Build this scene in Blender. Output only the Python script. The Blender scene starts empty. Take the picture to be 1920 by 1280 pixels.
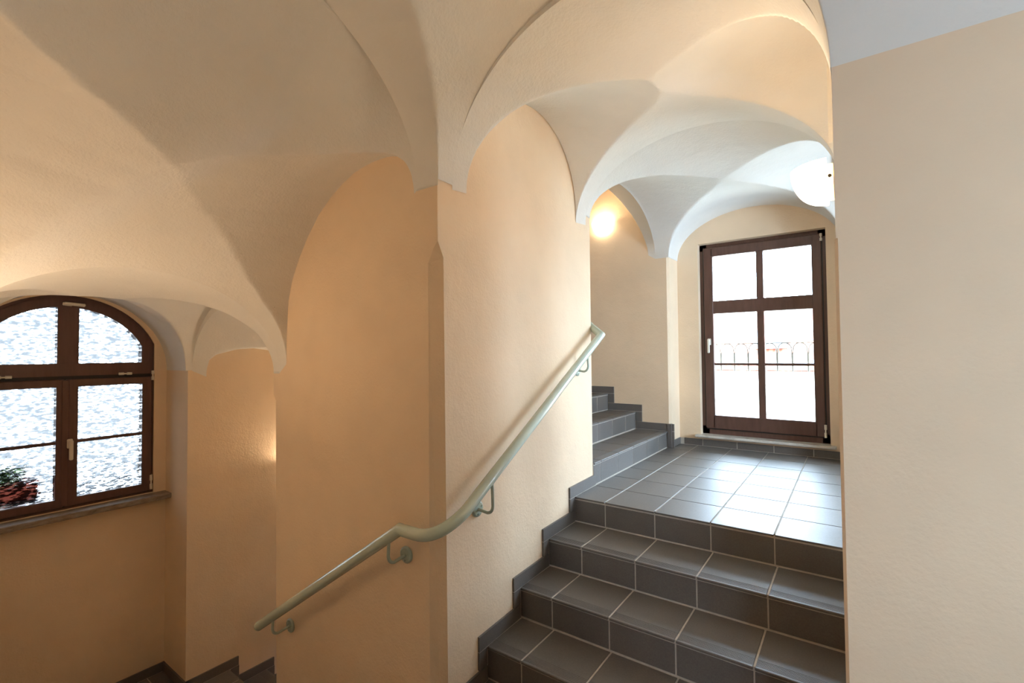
import bpy, math, random
import numpy as np
from mathutils import Vector
random.seed(7)
sc = bpy.context.scene
COL = sc.collection
S = 0.90; EYE = 1.51            # model unit -> metres; eye height above the quarter landing
def W3(p): return (p[0]*S, p[1]*S, p[2]*S+EYE)

# ------------------------------------------------------------------ materials
def new_mat(name):
    m = bpy.data.materials.new(name); m.use_nodes = True
    nt = m.node_tree; b = nt.nodes['Principled BSDF']
    return m, nt, b
def noise(nt, scale, detail=4, rough=.6, coord=None, stretch=None):
    n = nt.nodes.new('ShaderNodeTexNoise'); n.inputs['Scale'].default_value = scale
    n.inputs['Detail'].default_value = detail; n.inputs['Roughness'].default_value = rough
    tc = nt.nodes.new('ShaderNodeTexCoord')
    out = tc.outputs['Object']
    if stretch:
        mp = nt.nodes.new('ShaderNodeMapping'); mp.inputs['Scale'].default_value = stretch
        nt.links.new(out, mp.inputs[0]); out = mp.outputs[0]
    nt.links.new(out, n.inputs['Vector']); return n
def ramp(nt, fac, stops):
    r = nt.nodes.new('ShaderNodeValToRGB'); e = r.color_ramp.elements
    while len(e) < len(stops): e.new(.5)
    for i, (p, c) in enumerate(stops):
        e[i].position = p; e[i].color = (*c, 1)
    nt.links.new(fac, r.inputs[0]); return r
def mixc(nt, fac, a, b, mode='MIX'):
    m = nt.nodes.new('ShaderNodeMix'); m.data_type = 'RGBA'; m.blend_type = mode
    for i, v in ((0, fac), (6, a), (7, b)):
        if hasattr(v, 'is_linked') or hasattr(v, 'links'): nt.links.new(v, m.inputs[i])
        else: m.inputs[i].default_value = v if i == 0 else (*v, 1)
    return m.outputs[2]
def plaster(name, col, bump=.25, stain=.05, specks=True, fine=90):
    m, nt, b = new_mat(name)
    n1 = noise(nt, 1.6, 3); n2 = noise(nt, fine, 3, .55); n3 = noise(nt, 14, 4, .6)
    dark = tuple(c*(1-stain*1.6) for c in col); lite = tuple(min(1, c*(1+stain)) for c in col)
    c = ramp(nt, n1.outputs[0], [(.3, dark), (.7, lite)]).outputs[0]
    if specks:
        v = nt.nodes.new('ShaderNodeTexVoronoi'); v.inputs['Scale'].default_value = 7
        tc = nt.nodes.new('ShaderNodeTexCoord'); nt.links.new(tc.outputs['Object'], v.inputs['Vector'])
        r = ramp(nt, v.outputs['Distance'], [(.012, (1, 1, 1)), (.028, (0, 0, 0))])
        n4 = noise(nt, 2.2, 2); r2 = ramp(nt, n4.outputs[0], [(.58, (0, 0, 0)), (.66, (1, 1, 1))])
        mm = nt.nodes.new('ShaderNodeMath'); mm.operation = 'MULTIPLY'
        nt.links.new(r.outputs[0], mm.inputs[0]); nt.links.new(r2.outputs[0], mm.inputs[1])
        m3 = nt.nodes.new('ShaderNodeMath'); m3.operation = 'MULTIPLY'; m3.inputs[1].default_value = .35
        nt.links.new(mm.outputs[0], m3.inputs[0])
        c = mixc(nt, m3.outputs[0], c, (.25, .2, .15))
    nt.links.new(c, b.inputs['Base Color'])
    b.inputs['Roughness'].default_value = .9
    b.inputs['Specular IOR Level'].default_value = .2
    ad = nt.nodes.new('ShaderNodeMath'); ad.operation = 'MULTIPLY_ADD'; ad.inputs[1].default_value = 2.2
    nt.links.new(n3.outputs[0], ad.inputs[0]); nt.links.new(n2.outputs[0], ad.inputs[2])
    bp = nt.nodes.new('ShaderNodeBump'); bp.inputs['Strength'].default_value = bump
    bp.inputs['Distance'].default_value = .004
    nt.links.new(ad.outputs[0], bp.inputs['Height']); nt.links.new(bp.outputs[0], b.inputs['Normal'])
    return m
PEACH = plaster('peach_plaster', (.83, .66, .48), .35)
WHITE = plaster('white_vault_plaster', (.80, .782, .742), .45, .04)

def tile_mat():
    m, nt, b = new_mat('anthracite_tile')
    n1 = noise(nt, 2.5, 4); n2 = noise(nt, 160, 2)
    c = ramp(nt, n1.outputs[0], [(.3, (.115, .102, .094)), (.7, (.15, .136, .126))]).outputs[0]
    c2 = ramp(nt, n2.outputs[0], [(.3, (.88, .88, .88)), (.7, (1.1, 1.1, 1.1))]).outputs[0]
    nt.links.new(mixc(nt, 1.0, c, c2, 'MULTIPLY'), b.inputs['Base Color'])
    r = ramp(nt, n1.outputs[0], [(.3, (.42,)*3), (.7, (.52,)*3)]); nt.links.new(r.outputs[0], b.inputs['Roughness'])
    b.inputs['Specular IOR Level'].default_value = .55
    bp = nt.nodes.new('ShaderNodeBump'); bp.inputs['Strength'].default_value = .12; bp.inputs['Distance'].default_value = .001
    nt.links.new(n2.outputs[0], bp.inputs['Height']); nt.links.new(bp.outputs[0], b.inputs['Normal'])
    return m
TILE = tile_mat()
def simple(name, col, rough=.5, metal=0, var=.08, scale=8, bump=0):
    m, nt, b = new_mat(name)
    n = noise(nt, scale, 4)
    c = ramp(nt, n.outputs[0], [(.3, tuple(x*(1-var) for x in col)), (.7, tuple(min(1, x*(1+var)) for x in col))])
    nt.links.new(c.outputs[0], b.inputs['Base Color'])
    b.inputs['Roughness'].default_value = rough; b.inputs['Metallic'].default_value = metal
    if bump:
        bp = nt.nodes.new('ShaderNodeBump'); bp.inputs['Strength'].default_value = bump; bp.inputs['Distance'].default_value = .002
        nt.links.new(n.outputs[0], bp.inputs['Height']); nt.links.new(bp.outputs[0], b.inputs['Normal'])
    return m
GROUT = simple('cement_grout', (.50, .46, .41), .9, var=.12, scale=30)
def wood_mat():
    m, nt, b = new_mat('dark_brown_wood')
    n = noise(nt, 6, 5, .6, stretch=(6, 6, .8))
    c = ramp(nt, n.outputs[0], [(.25, (.085, .042, .031)), (.75, (.135, .068, .052))])
    nt.links.new(c.outputs[0], b.inputs['Base Color'])
    b.inputs['Roughness'].default_value = .34
    bp = nt.nodes.new('ShaderNodeBump'); bp.inputs['Strength'].default_value = .08; bp.inputs['Distance'].default_value = .001
    nt.links.new(n.outputs[0], bp.inputs['Height']); nt.links.new(bp.outputs[0], b.inputs['Normal'])
    return m
WOOD = wood_mat()
GASKET = simple('dark_rebate', (.018, .016, .014), .6)
IVORY = simple('ivory_metal', (.72, .68, .58), .3, var=.03)
def rail_mat():
    m, nt, b = new_mat('pale_green_enamel')
    n = noise(nt, 7, 4); n2 = noise(nt, 26, 3)
    c = ramp(nt, n.outputs[0], [(.3, (.47, .56, .49)), (.7, (.54, .63, .55))]).outputs[0]
    chip = ramp(nt, n2.outputs[0], [(.765, (0, 0, 0)), (.775, (1, 1, 1))]).outputs[0]
    nt.links.new(mixc(nt, chip, c, (.05, .05, .045)), b.inputs['Base Color'])
    b.inputs['Roughness'].default_value = .22; b.inputs['Coat Weight'].default_value = .3
    return m
RAIL = rail_mat()
RAILK = simple('pale_green_enamel_bracket', (.40, .47, .41), .35, var=.08, scale=40)
def stone_mat(name, a, c2, dark):
    m, nt, b = new_mat(name)
    n = noise(nt, 14, 8, .7, stretch=(1, 1, 3)); n2 = noise(nt, 60, 4)
    c = ramp(nt, n.outputs[0], [(.3, dark), (.45, a), (.7, c2)])
    nt.links.new(c.outputs[0], b.inputs['Base Color'])
    b.inputs['Roughness'].default_value = .35
    return m
SILLM = stone_mat('brown_marble', (.23, .18, .14), (.36, .31, .26), (.10, .07, .055))
SILLW = stone_mat('pale_marble', (.55, .52, .47), (.68, .66, .61), (.33, .30, .25))
def shade_mat(strength):
    m, nt, b = new_mat('lit_opal_glass')
    b.inputs['Base Color'].default_value = (.95, .9, .8, 1); b.inputs['Roughness'].default_value = .25
    b.inputs['Emission Color'].default_value = (1, .82, .56, 1); b.inputs['Emission Strength'].default_value = strength
    return m
SHADE = shade_mat(9.0)
LAMPBASE = simple('cream_enamel', (.85, .78, .62), .4, var=.02)
def glass_mat():
    m = bpy.data.materials.new('clear_glass'); m.use_nodes = True; nt = m.node_tree
    nt.nodes.remove(nt.nodes['Principled BSDF']); o = nt.nodes['Material Output']
    t = nt.nodes.new('ShaderNodeBsdfTransparent'); t.inputs[0].default_value = (.97, .985, .98, 1)
    g = nt.nodes.new('ShaderNodeBsdfGlossy'); g.inputs['Roughness'].default_value = .02
    f = nt.nodes.new('ShaderNodeFresnel'); f.inputs[0].default_value = 1.45
    mx = nt.nodes.new('ShaderNodeMixShader'); nt.links.new(f.outputs[0], mx.inputs[0])
    nt.links.new(t.outputs[0], mx.inputs[1]); nt.links.new(g.outputs[0], mx.inputs[2]); nt.links.new(mx.outputs[0], o.inputs[0])
    return m
GLASS = glass_mat()
def obscure_mat():
    # pressed cathedral glass: rippled relief that partly lets light through straight and partly scatters it
    m = bpy.data.materials.new('rippled_obscure_glass'); m.use_nodes = True; nt = m.node_tree
    nt.nodes.remove(nt.nodes['Principled BSDF']); o = nt.nodes['Material Output']
    n = noise(nt, 62, 2, .5, stretch=(1, .5, 1.25))
    bp = nt.nodes.new('ShaderNodeBump'); bp.inputs['Strength'].default_value = 1; bp.inputs['Distance'].default_value = .02
    nt.links.new(n.outputs[0], bp.inputs['Height'])
    tc = ramp(nt, n.outputs[0], [(.36, (.0235, .0225, .0215)), (.49, (.036, .034, .032)), (.60, (.42, .41, .40))])
    t = nt.nodes.new('ShaderNodeBsdfTransparent'); nt.links.new(tc.outputs[0], t.inputs[0])
    rf = nt.nodes.new('ShaderNodeBsdfRefraction'); rf.inputs['IOR'].default_value = 1.1; rf.inputs['Roughness'].default_value = .22
    nt.links.new(bp.outputs[0], rf.inputs['Normal']); nt.links.new(tc.outputs[0], rf.inputs[0])
    m2 = nt.nodes.new('ShaderNodeMixShader'); m2.inputs[0].default_value = .82
    nt.links.new(t.outputs[0], m2.inputs[1]); nt.links.new(rf.outputs[0], m2.inputs[2])
    nt.links.new(m2.outputs[0], o.inputs[0])
    return m
OBSC = obscure_mat()
def roof_mat():
    m, nt, b = new_mat('red_pantiles')
    w = nt.nodes.new('ShaderNodeTexWave'); w.inputs['Scale'].default_value = 1.6; w.bands_direction = 'X'
    w2 = nt.nodes.new('ShaderNodeTexWave'); w2.inputs['Scale'].default_value = 1.3; w2.bands_direction = 'Z'
    tc = nt.nodes.new('ShaderNodeTexCoord')
    for x in (w, w2): nt.links.new(tc.outputs['Object'], x.inputs['Vector'])
    c = mixc(nt, .5, w.outputs[0], w2.outputs[0], 'MULTIPLY')
    r = ramp(nt, c, [(.1, (.42, .13, .08)), (.6, (.68, .27, .17))])
    nt.links.new(r.outputs[0], b.inputs['Base Color']); b.inputs['Roughness'].default_value = .8
    return m
ROOF = roof_mat()
RENDER = simple('cream_render', (.86, .80, .66), .9)
ZINC = simple('grey_zinc', (.22, .24, .26), .5)
IRON = simple('painted_iron', (.10, .105, .10), .5)
TERRA = simple('red_planter_plastic', (.20, .04, .03), .6)
LEAF = simple('green_leaves', (.12, .22, .06), .7, var=.3, scale=30)
GROUND = simple('courtyard_gravel', (.62, .60, .56), .95)

# ------------------------------------------------------------------ mesh builder
class MB:
    def __init__(s): s.v = []; s.f = []; s.m = []; s.sm = []
    def add(s, vs, fs, mi=0, smooth=False):
        o = len(s.v); s.v += [tuple(map(float, v)) for v in vs]
        for f in fs: s.f.append([i+o for i in f]); s.m.append(mi); s.sm.append(smooth)
        return s
    def box(s, x0, x1, y0, y1, z0, z1, mi=0, bev=0):
        x0, x1 = min(x0, x1), max(x0, x1); y0, y1 = min(y0, y1), max(y0, y1); z0, z1 = min(z0, z1), max(z0, z1)
        if bev <= 0:
            vs = [(x, y, z) for z in (z0, z1) for y in (y0, y1) for x in (x0, x1)]
            return s.add(vs, [(0, 2, 3, 1), (4, 5, 7, 6), (0, 1, 5, 4), (2, 6, 7, 3), (0, 4, 6, 2), (1, 3, 7, 5)], mi)
        b = min(bev, (x1-x0)/2.2, (y1-y0)/2.2, (z1-z0)/2.2)
        X = (x0, x1); Y = (y0, y1); Z = (z0, z1); vs = []; idx = {}
        for i in (0, 1):
            for j in (0, 1):
                for k in (0, 1):
                    sx, sy, sz = (b if i == 0 else -b), (b if j == 0 else -b), (b if k == 0 else -b)
                    idx[i, j, k, 'x'] = len(vs); vs.append((X[i], Y[j]+sy, Z[k]+sz))
                    idx[i, j, k, 'y'] = len(vs); vs.append((X[i]+sx, Y[j], Z[k]+sz))
                    idx[i, j, k, 'z'] = len(vs); vs.append((X[i]+sx, Y[j]+sy, Z[k]))
        fs = []
        for i in (0, 1):
            fs.append([idx[i, 0, 0, 'x'], idx[i, 1, 0, 'x'], idx[i, 1, 1, 'x'], idx[i, 0, 1, 'x']])
            fs.append([idx[0, i, 0, 'y'], idx[1, i, 0, 'y'], idx[1, i, 1, 'y'], idx[0, i, 1, 'y']])
            fs.append([idx[0, 0, i, 'z'], idx[1, 0, i, 'z'], idx[1, 1, i, 'z'], idx[0, 1, i, 'z']])
            for j in (0, 1):
                fs.append([idx[i, j, 0, 'x'], idx[i, j, 0, 'y'], idx[i, j, 1, 'y'], idx[i, j, 1, 'x']])
                fs.append([idx[i, 0, j, 'x'], idx[i, 0, j, 'z'], idx[i, 1, j, 'z'], idx[i, 1, j, 'x']])
                fs.append([idx[0, i, j, 'y'], idx[0, i, j, 'z'], idx[1, i, j, 'z'], idx[1, i, j, 'y']])
                for k in (0, 1): fs.append([idx[i, j, k, 'x'], idx[i, j, k, 'y'], idx[i, j, k, 'z']])
        return s.add(vs, fs, mi)
    def prism(s, poly, z0, z1, mi=0):
        n = len(poly)
        return s.add([(x, y, z0) for x, y in poly]+[(x, y, z1) for x, y in poly],
                     [list(range(n))[::-1], list(range(n, 2*n))]+[[i, (i+1) % n, (i+1) % n+n, i+n] for i in range(n)], mi)
    def profile(s, poly, axis, a0, a1, mi=0):
        """poly of 2-D points in the plane across the axis, extruded from a0 to a1"""
        def P(p, a): return (a, p[0], p[1]) if axis == 0 else (p[0], a, p[1])
        n = len(poly)
        return s.add([P(p, a0) for p in poly]+[P(p, a1) for p in poly],
                     [list(range(n)), list(range(n, 2*n))[::-1]]+[[i, (i+1) % n, (i+1) % n+n, i+n] for i in range(n)], mi)
    def sweep(s, pts, r, n=16, mi=0, caps=True, smooth=True):
        P = [Vector(p) for p in pts]; rings = []
        d0 = (P[1]-P[0]).normalized(); up = Vector((0, 0, 1)) if abs(d0.z) < .9 else Vector((1, 0, 0))
        u = (up-d0*up.dot(d0)).normalized(); w = d0.cross(u); prev = d0
        base = len(s.v); vs = []
        for i, p in enumerate(P):
            if i == 0: t = d0; d = d0
            elif i == len(P)-1: d = (P[-1]-P[-2]).normalized(); t = d
            else: d = (P[i+1]-P[i]).normalized(); t = (prev+d).normalized()
            rr = r(i) if callable(r) else r
            for k in range(n):
                a = 2*math.pi*k/n; q = p+(u*math.cos(a)+w*math.sin(a))*rr
                if 0 < i < len(P)-1: q = q-prev*((q-p).dot(t)/prev.dot(t))
                vs.append(tuple(q))
            if i < len(P)-1 and i > 0 or i == 0:
                ax = prev.cross(d)
                if ax.length > 1e-6:
                    ang = prev.angle(d); ax.normalize()
                    from mathutils import Matrix
                    Rm = Matrix.Rotation(ang, 3, ax); u = Rm @ u; w = Rm @ w
                prev = d
        fs = [[i*n+k, i*n+(k+1) % n, (i+1)*n+(k+1) % n, (i+1)*n+k] for i in range(len(P)-1) for k in range(n)]
        s.add(vs, fs, mi, smooth)
        if caps:
            s.add(vs[:n], [list(range(n))[::-1]], mi); s.add(vs[-n:], [list(range(n))], mi)
        return s
    def build(s, name, mats, parent=None, unit=True, loc=None, **props):
        vs = [W3(v) for v in s.v] if unit else s.v
        org = Vector(loc) if loc is not None else (parent_world(parent) if parent else Vector((0, 0, 0)))
        vs = [tuple(Vector(v)-org) for v in vs]
        me = bpy.data.meshes.new(name); me.from_pydata(vs, [], s.f)
        if not isinstance(mats, (list, tuple)): mats = [mats]
        for m in mats: me.materials.append(m)
        me.polygons.foreach_set('material_index', s.m)
        me.polygons.foreach_set('use_smooth', s.sm)
        me.validate(); me.update()
        import bmesh
        if len(me.polygons) < 6000:
            bm = bmesh.new(); bm.from_mesh(me); bmesh.ops.recalc_face_normals(bm, faces=bm.faces); bm.to_mesh(me); bm.free()
        o = bpy.data.objects.new(name, me); COL.objects.link(o)
        if parent: o.parent = parent
        elif loc is not None: o.location = loc
        for k, v in props.items(): o[k] = v
        return o
def parent_world(p):
    v = Vector((0, 0, 0))
    while p: v += p.location; p = p.parent
    return v
def root(name, p, **props):
    o = bpy.data.objects.new(name, None); o.empty_display_size = .1; COL.objects.link(o)
    o.location = W3(p)
    for k, v in props.items(): o[k] = v
    return o
def structure(mb, name, mats, **kw): return mb.build(name, mats, kind='structure', **kw)

# ------------------------------------------------------------------ plan (units of S, eye at the origin)
YP = 1.584                      # front face of the central pier / right wall
XW = -1.56; XWB = -1.612        # pier's right-hand face, front and back
YB = 3.27                       # pier's back face
XL = -3.03                      # pier's left face
YN = 5.014                      # back wall of the upper flight
YW = 5.30                       # wall of the far window
XP = -4.41; XQ = -4.86          # left wall, and recessed wall of the arched window
YF = .13                        # wall on the camera's side, left part
XR = -.032
TOP = 2.15
Z0 = -1.0; ZR = .1685           # upper landing, riser
ZQ = Z0-4*ZR-.003               # quarter landing at the camera
ZL = ZQ-6*ZR                    # lower landing by the arched window
def xl(y): return XW+(XWB-XW)*(y-YP)/(YB-YP)
def xr(y): return XR-.010*max(0, (y-YP))

# ------------------------------------------------------------------ vaults
def se(t, n=2.0):
    t = np.abs(t); return np.where(t < 1, (1-np.minimum(t, 1)**n)**(1/n), 0)
NEG = -9.0
def smax(a, b, k=.012):
    h = np.clip(.5+.5*(a-b)/k, 0, 1); return b+(a-b)*h+k*h*(1-h)
def axis(lo, hi, springs, step=.016):
    vals = list(np.arange(lo, hi, step))+[lo, hi]
    for s0 in springs:
        for sgn in (-1, 1):
            for e in (0, .0004, .0012, .0025, .0045, .0075, .011, .015, .02, .026, .033, .042, .052): vals.append(s0+sgn*e)
    v = np.array(sorted(x for x in vals if lo-1e-9 <= x <= hi+1e-9))
    keep = [0]
    for i in range(1, len(v)):
        if v[i]-v[keep[-1]] > 2e-4: keep.append(i)
    return v[keep]
CEIL = MB()
def vault(name, xs, ys, fn, warp=None):
    X, Y = np.meshgrid(xs, ys, indexing='ij')
    if warp is not None: X = warp(X, Y)
    Z = fn(X, Y)
    nx, ny = X.shape
    vs = np.stack([X, Y, Z], -1).reshape(-1, 3)
    valid = (Z > NEG+5).reshape(-1)
    fs = []
    for i in range(nx-1):
        for j in range(ny-1):
            q = (i*ny+j, (i+1)*ny+j, (i+1)*ny+j+1, i*ny+j+1)
            if valid[q[0]] and valid[q[1]] and valid[q[2]] and valid[q[3]]: fs.append(q)
    mb = MB(); mb.v = [tuple(map(float, v)) for v in vs]; mb.f = [list(f) for f in fs]; mb.m = [0]*len(fs); mb.sm = [True]*len(fs)
    # vertical fascia up from the rim, so that a lower bay edge closes against a higher neighbour
    def rim(idx):
        k = [i for i in idx if valid[i]]
        for a, b in zip(k[:-1], k[1:]):
            pa, pb = vs[a], vs[b]
            if abs(pa[0]-pb[0])+abs(pa[1]-pb[1]) > .12: continue
            mb.add([pa, pb, (pb[0], pb[1], TOP), (pa[0], pa[1], TOP)], [(0, 1, 2, 3)], 0)
    rim([j for j in range(ny)]); rim([(nx-1)*ny+j for j in range(ny)])
    rim([i*ny for i in range(nx)]); rim([i*ny+ny-1 for i in range(nx)])
    return structure(mb, name, WHITE)

# bay over the short stair on the right (between pier and right wall)
def f_stair(X, Y):
    zs = .795+(.955-.795)*(Y-1.684)/1.506
    a0, a1 = xl(Y)+.004, XR-.010*np.maximum(0, Y-YP)
    hx = zs+(1.468-zs)*se((X-(a0+a1)/2)/((a1-a0)/2), 2.0)
    v = np.abs(Y-2.32)/np.where(Y < 2.32, .636, .87); s_ = np.abs(X+.80)/.78
    hx = hx-(1-np.clip(v, 0, 1)**.75)*.112*se((X-(a0+a1)/2)/((a1-a0)/2), 2.0)
    ridge = 1.366+.141*s_**.7
    t = (Y-2.41)/.618
    zy = .83+(1.0-.83)*(Y-1.79)/1.24
    hy = np.where(np.abs(t) < 1, zy+(ridge-.905)*se(t, 2.0), NEG)
    return smax(hx, hy, .006)
def warp_stair(X, Y):
    a0, a1 = xl(Y)+.004, XR-.010*np.maximum(0, Y-YP)
    return a0+(a1-a0)*X
ux = axis(0, 1, (0, 1), .012); 
vault('ceiling', ux, axis(1.684, 3.19, (1.792, 3.028), .013), f_stair, warp_stair)

# bay over the upper landing, running into the window recess
def f_land(X, Y):
    a0 = xl(np.minimum(Y, YB)); a0 = np.where(Y > YB, -1.612+(Y-YB)*.028, a0)+.004
    a1 = XR-.010*(Y-YP)
    inside = X >= a0-.004
    t = (X-(a0+a1)/2)/((a1-a0)/2)
    v = np.where(Y < 4.06, (4.06-Y)/.87*2.0, np.clip((Y-4.06)/.87, 0, 1)); s_ = np.clip(np.abs(X+.82)/.78, 0, 1.1)
    hx = np.where((np.abs(t) <= 1.005), 1.0+(.385+.08*v)*se(t, 2.0)+.03*np.clip(v-1, 0, 1), NEG)
    ty = (Y-4.142)/.872
    hy = np.where(np.abs(ty) < 1, 1.0+(.385+.14*s_)*se(ty, 2.0), NEG)
    return smax(hx, hy, .006)
vault('ceiling', axis(-1.70, -.075, (-1.606, -1.56, -.06), .013), axis(3.19, YW, (YB, YN), .014), f_land)

def f_east(X, Y):
    ty = (Y-3.906)/1.11; return 1.0+.525*se(ty, 2.0)+0*X
vault('ceiling', axis(-.075, 1.80, (), .1), axis(2.797, YN, (2.797, YN), .014), f_east)
# bay over the upper flight that climbs off to the left, behind the pier
LP = [(-3.2, 1.0), (-2.92, 1.9), (-2.5, 2.05), (-2.3, 1.985), (-2.15, 1.86), (-2.076, 1.768), (-1.956, 1.601), (-1.889, 1.472), (-1.824, 1.296), (-1.785, 1.135), (-1.771, 1.002)]
def f_up(X, Y):
    px = np.array([p[0] for p in LP]); pz = np.array([p[1] for p in LP])
    hx = np.where(X < -1.771, np.interp(X, px, pz), NEG)
    zs = 1.0+np.clip((-1.7-X)/1.3, 0, 1.2)*.8
    t = (Y-4.142)/.872
    hy = zs+.55*se(t, 2.0)
    return smax(hx, hy)
TOP = 3.0
vault('ceiling', axis(-4.41, -1.70, (-1.771,), .02), axis(YB-.0, YN, (YB, YN), .016), f_up)
TOP = 2.15

# bay over the quarter landing, where the camera stands
def f_quarter(X, Y):
    a0, a1 = XW+.004, -.034
    t = (X-(a0+a1)/2)/((a1-a0)/2)
    hx = np.where((X >= a0-.0005) & (X <= a1+.0005), .79+(.704+.14*(1-np.exp(-np.clip(1.684-Y, 0, 9)/.28)))*se(t, 2.0), NEG)
    ty = (Y-.55)/(YP-.55)
    hy = np.where(np.abs(ty) < 1.001, .79+.74*se(ty, 2.05), NEG)
    return smax(hx, hy, .006)
vault('ceiling', axis(-1.70, -.032, (-1.56, -.032), .014), axis(-.46, 1.684, (-.46, YP), .014), f_quarter)
def f_hall(X, Y):
    ty = (Y-.55)/(YP-.55); return .79+.74*se(ty, 2.05)+0*X
vault('ceiling', axis(-.032, 2.85, (), .1), axis(-.46, YP, (-.46, YP), .014), f_hall)

# bay over the flight going down along the pier's front
GP = [(-2.96, -.113), (-2.878, -.113), (-2.874, .12), (-2.856, .334), (-2.81, .47), (-2.734, .592), (-2.64, .71), (-2.527, .821), (-2.41, .90), (-2.296, .955), (-2.2, .99), (-2.102, 1.007), (-2.01, 1.014), (-1.926, 1.012), (-1.87, 1.004), (-1.81, .985), (-1.764, .945), (-1.735, .885), (-1.722, .82), (-1.717, .78), (-1.70, .78)]
def f_down(X, Y):
    px = np.array([p[0] for p in GP]); pz = np.array([p[1] for p in GP])
    u = np.clip((X+2.96)/1.26, 0, 1)
    zs = -.113+u*.905
    s_ = np.where(X < -2.3, (-2.3-X)/.66, (X+2.3)/.60); v = np.clip(np.abs(Y-.77)/.8, 0, 1)
    s_ = np.clip(s_, 0, 1)
    ap = np.where(X < -2.3, .80-.35*s_**1.4, .80+.625*s_)
    n = 2.0+.5*u
    t = np.abs((Y-.857)/.727)
    hb = zs+(ap-zs)*np.where(t < 1, (1-np.minimum(t, 1)**n)**(1/n), 0)
    off = 1-v**.72
    g = np.where((X > -2.878) & (X < -1.717), np.interp(X, px, pz)-.158*off, NEG)
    return smax(hb, g, .006)
vault('ceiling', axis(-2.96, -1.70, (-2.874, -1.717), .012), axis(YF, YP, (YF, YP), .012), f_down)

# bay over the lower landing in front of the arched window
def f_low(X, Y):
    a0, a1 = XP, XL
    t = (X-(a0+a1)/2)/((a1-a0)/2)
    v = np.clip(np.abs(Y-.857)/.75, 0, 1); s_ = np.clip(np.abs(t), 0, 1)
    hx = np.where((X >= a0-.0005) & (X <= a1+.0005), -.115+(.46+.10*v)*se(t, 2.0), NEG)
    ty = (Y-.857)/.727
    hy = np.where(np.abs(ty) < 1.001, -.115+(.48+.12*s_)*se(ty, 2.0), NEG)
    return smax(hx, hy, .006)
vault('ceiling', axis(XP, -2.96, (XP, XL), .016), axis(YF, 1.63, (YF, YP), .014), f_low)
def f_rec(X, Y):
    ty = (Y-.96)/.64; return -.118+.608*se(ty, 2.0)+0*X
vault('ceiling', axis(XQ, XP, (), .05), axis(.32, 1.6, (.32, 1.6), .014), f_rec)
QP = [(1.63, -.123), (1.736, -.123), (1.747, -.034), (1.788, .011), (1.915, .056), (2.095, .071), (2.239, .052), (2.5, -.03), (2.8, -.25), (3.05, -.6), (3.15, -.95), (3.3, -.95)]
def f_back(X, Y):
    zs = -.12-(Y-1.63)*.5
    a0, a1 = XP, XL
    t = (X-(a0+a1)/2)/((a1-a0)/2)
    hx = zs+(.50)*se(t, 2.0)
    hy = np.where(Y > 1.736, np.interp(Y, [p[0] for p in QP], [p[1] for p in QP]), NEG)
    return smax(hx, hy)
vault('ceiling', axis(XP, XL, (XP, XL), .018), axis(1.63, 3.27, (1.736,), .016), f_back)

# ------------------------------------------------------------------ walls
def chamfered_pier():
    mb = MB(); c = .075
    zt, zs = .53, .40; zt2, zs2 = -.25, -.36; zb = -4.2
    # lower body with cut corners, upper body with square corners, and the pointed stops between
    A = (XW, YP); 
    low = [(XL+.07, YP), (XW-c*.85, YP), (XW, YP+c), (XWB, YB), (XL, YB), (XL, YP+.07)]
    n = len(low)
    zR, zLf = zs, zs2
    V = []; 
    def v(x, y, z): V.append((x, y, z)); return len(V)-1
    b = [v(x, y, zb) for x, y in low]
    tL = v(XL+.07, YP, zs2); tL2 = v(XL, YP+.07, zs2); pL = v(XL, YP, zt2)
    tR = v(XW-c*.85, YP, zs+.03); tR2 = v(XW, YP+c, zs-.05); pR = v(XW, YP, zt)
    # curved shoulders of the stops
    sL = v(XL+.028, YP, zs2+.075); sL2 = v(XL, YP+.028, zs2+.075)
    sR = v(XW-c*.40, YP, zs+.095); sR2 = v(XW, YP+c*.50, zs+.055)
    TL = v(XL, YP, TOP); TR = v(XW, YP, TOP); TBR = v(XWB, YB, TOP); TBL = v(XL, YB, TOP)
    F = [[b[0], b[1], tR, sR, pR, TR, TL, pL, sL, tL],          # front
         [b[2], b[3], TBR, TR, pR, sR2, tR2],                    # right
         [b[3], b[4], TBL, TBR],
         [b[4], b[5], tL2, sL2, pL, TL, TBL],
         [b[1], b[2], tR2, sR2, sR, tR], [sR, sR2, pR],
         [b[5], b[0], tL, sL, sL2, tL2], [sL, pL, sL2], [TL, TR, TBR, TBL]]
    mb.add(V, F); return mb
structure(chamfered_pier(), 'wall_center', PEACH)
mb = MB(); mb.box(-1.75, -1.66, YB, YN, -5.2, Z0-.12); structure(mb, 'wall_center', PEACH)

mb = MB()
c = .005
mb.prism([(XR+c, YP), (3.0, YP), (3.0, YP+.5), (.35, YP+.5), (.3, 2.80), (-.044, 2.80), (XR-.003, YP+c*2.4)], -5.2, .31)
mb.prism([(XR, YP), (3.0, YP), (3.0, YP+.5), (.35, YP+.5), (.3, 2.80), (-.044, 2.80)], .31, TOP)
LX = 1.75; LY0, LY1, LZ0, LZ1 = 3.50, 4.75, -.80, .80        # side window of the landing
mb.box(.2, LX+.2, YP+.4, 2.80, -5.2, TOP); mb.box(-.047, .10, 3.06, 3.19, -5.2, TOP); mb.box(LX, LX+.2, 1.9, LY0, -5.2, TOP); mb.box(LX, LX+.2, LY1, 5.48, -5.2, TOP)
mb.box(LX, LX+.2, LY0, LY1, -5.2, LZ0); mb.box(LX, LX+.2, LY0, LY1, LZ1, TOP)
structure(mb, 'wall_right', PEACH)

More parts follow.
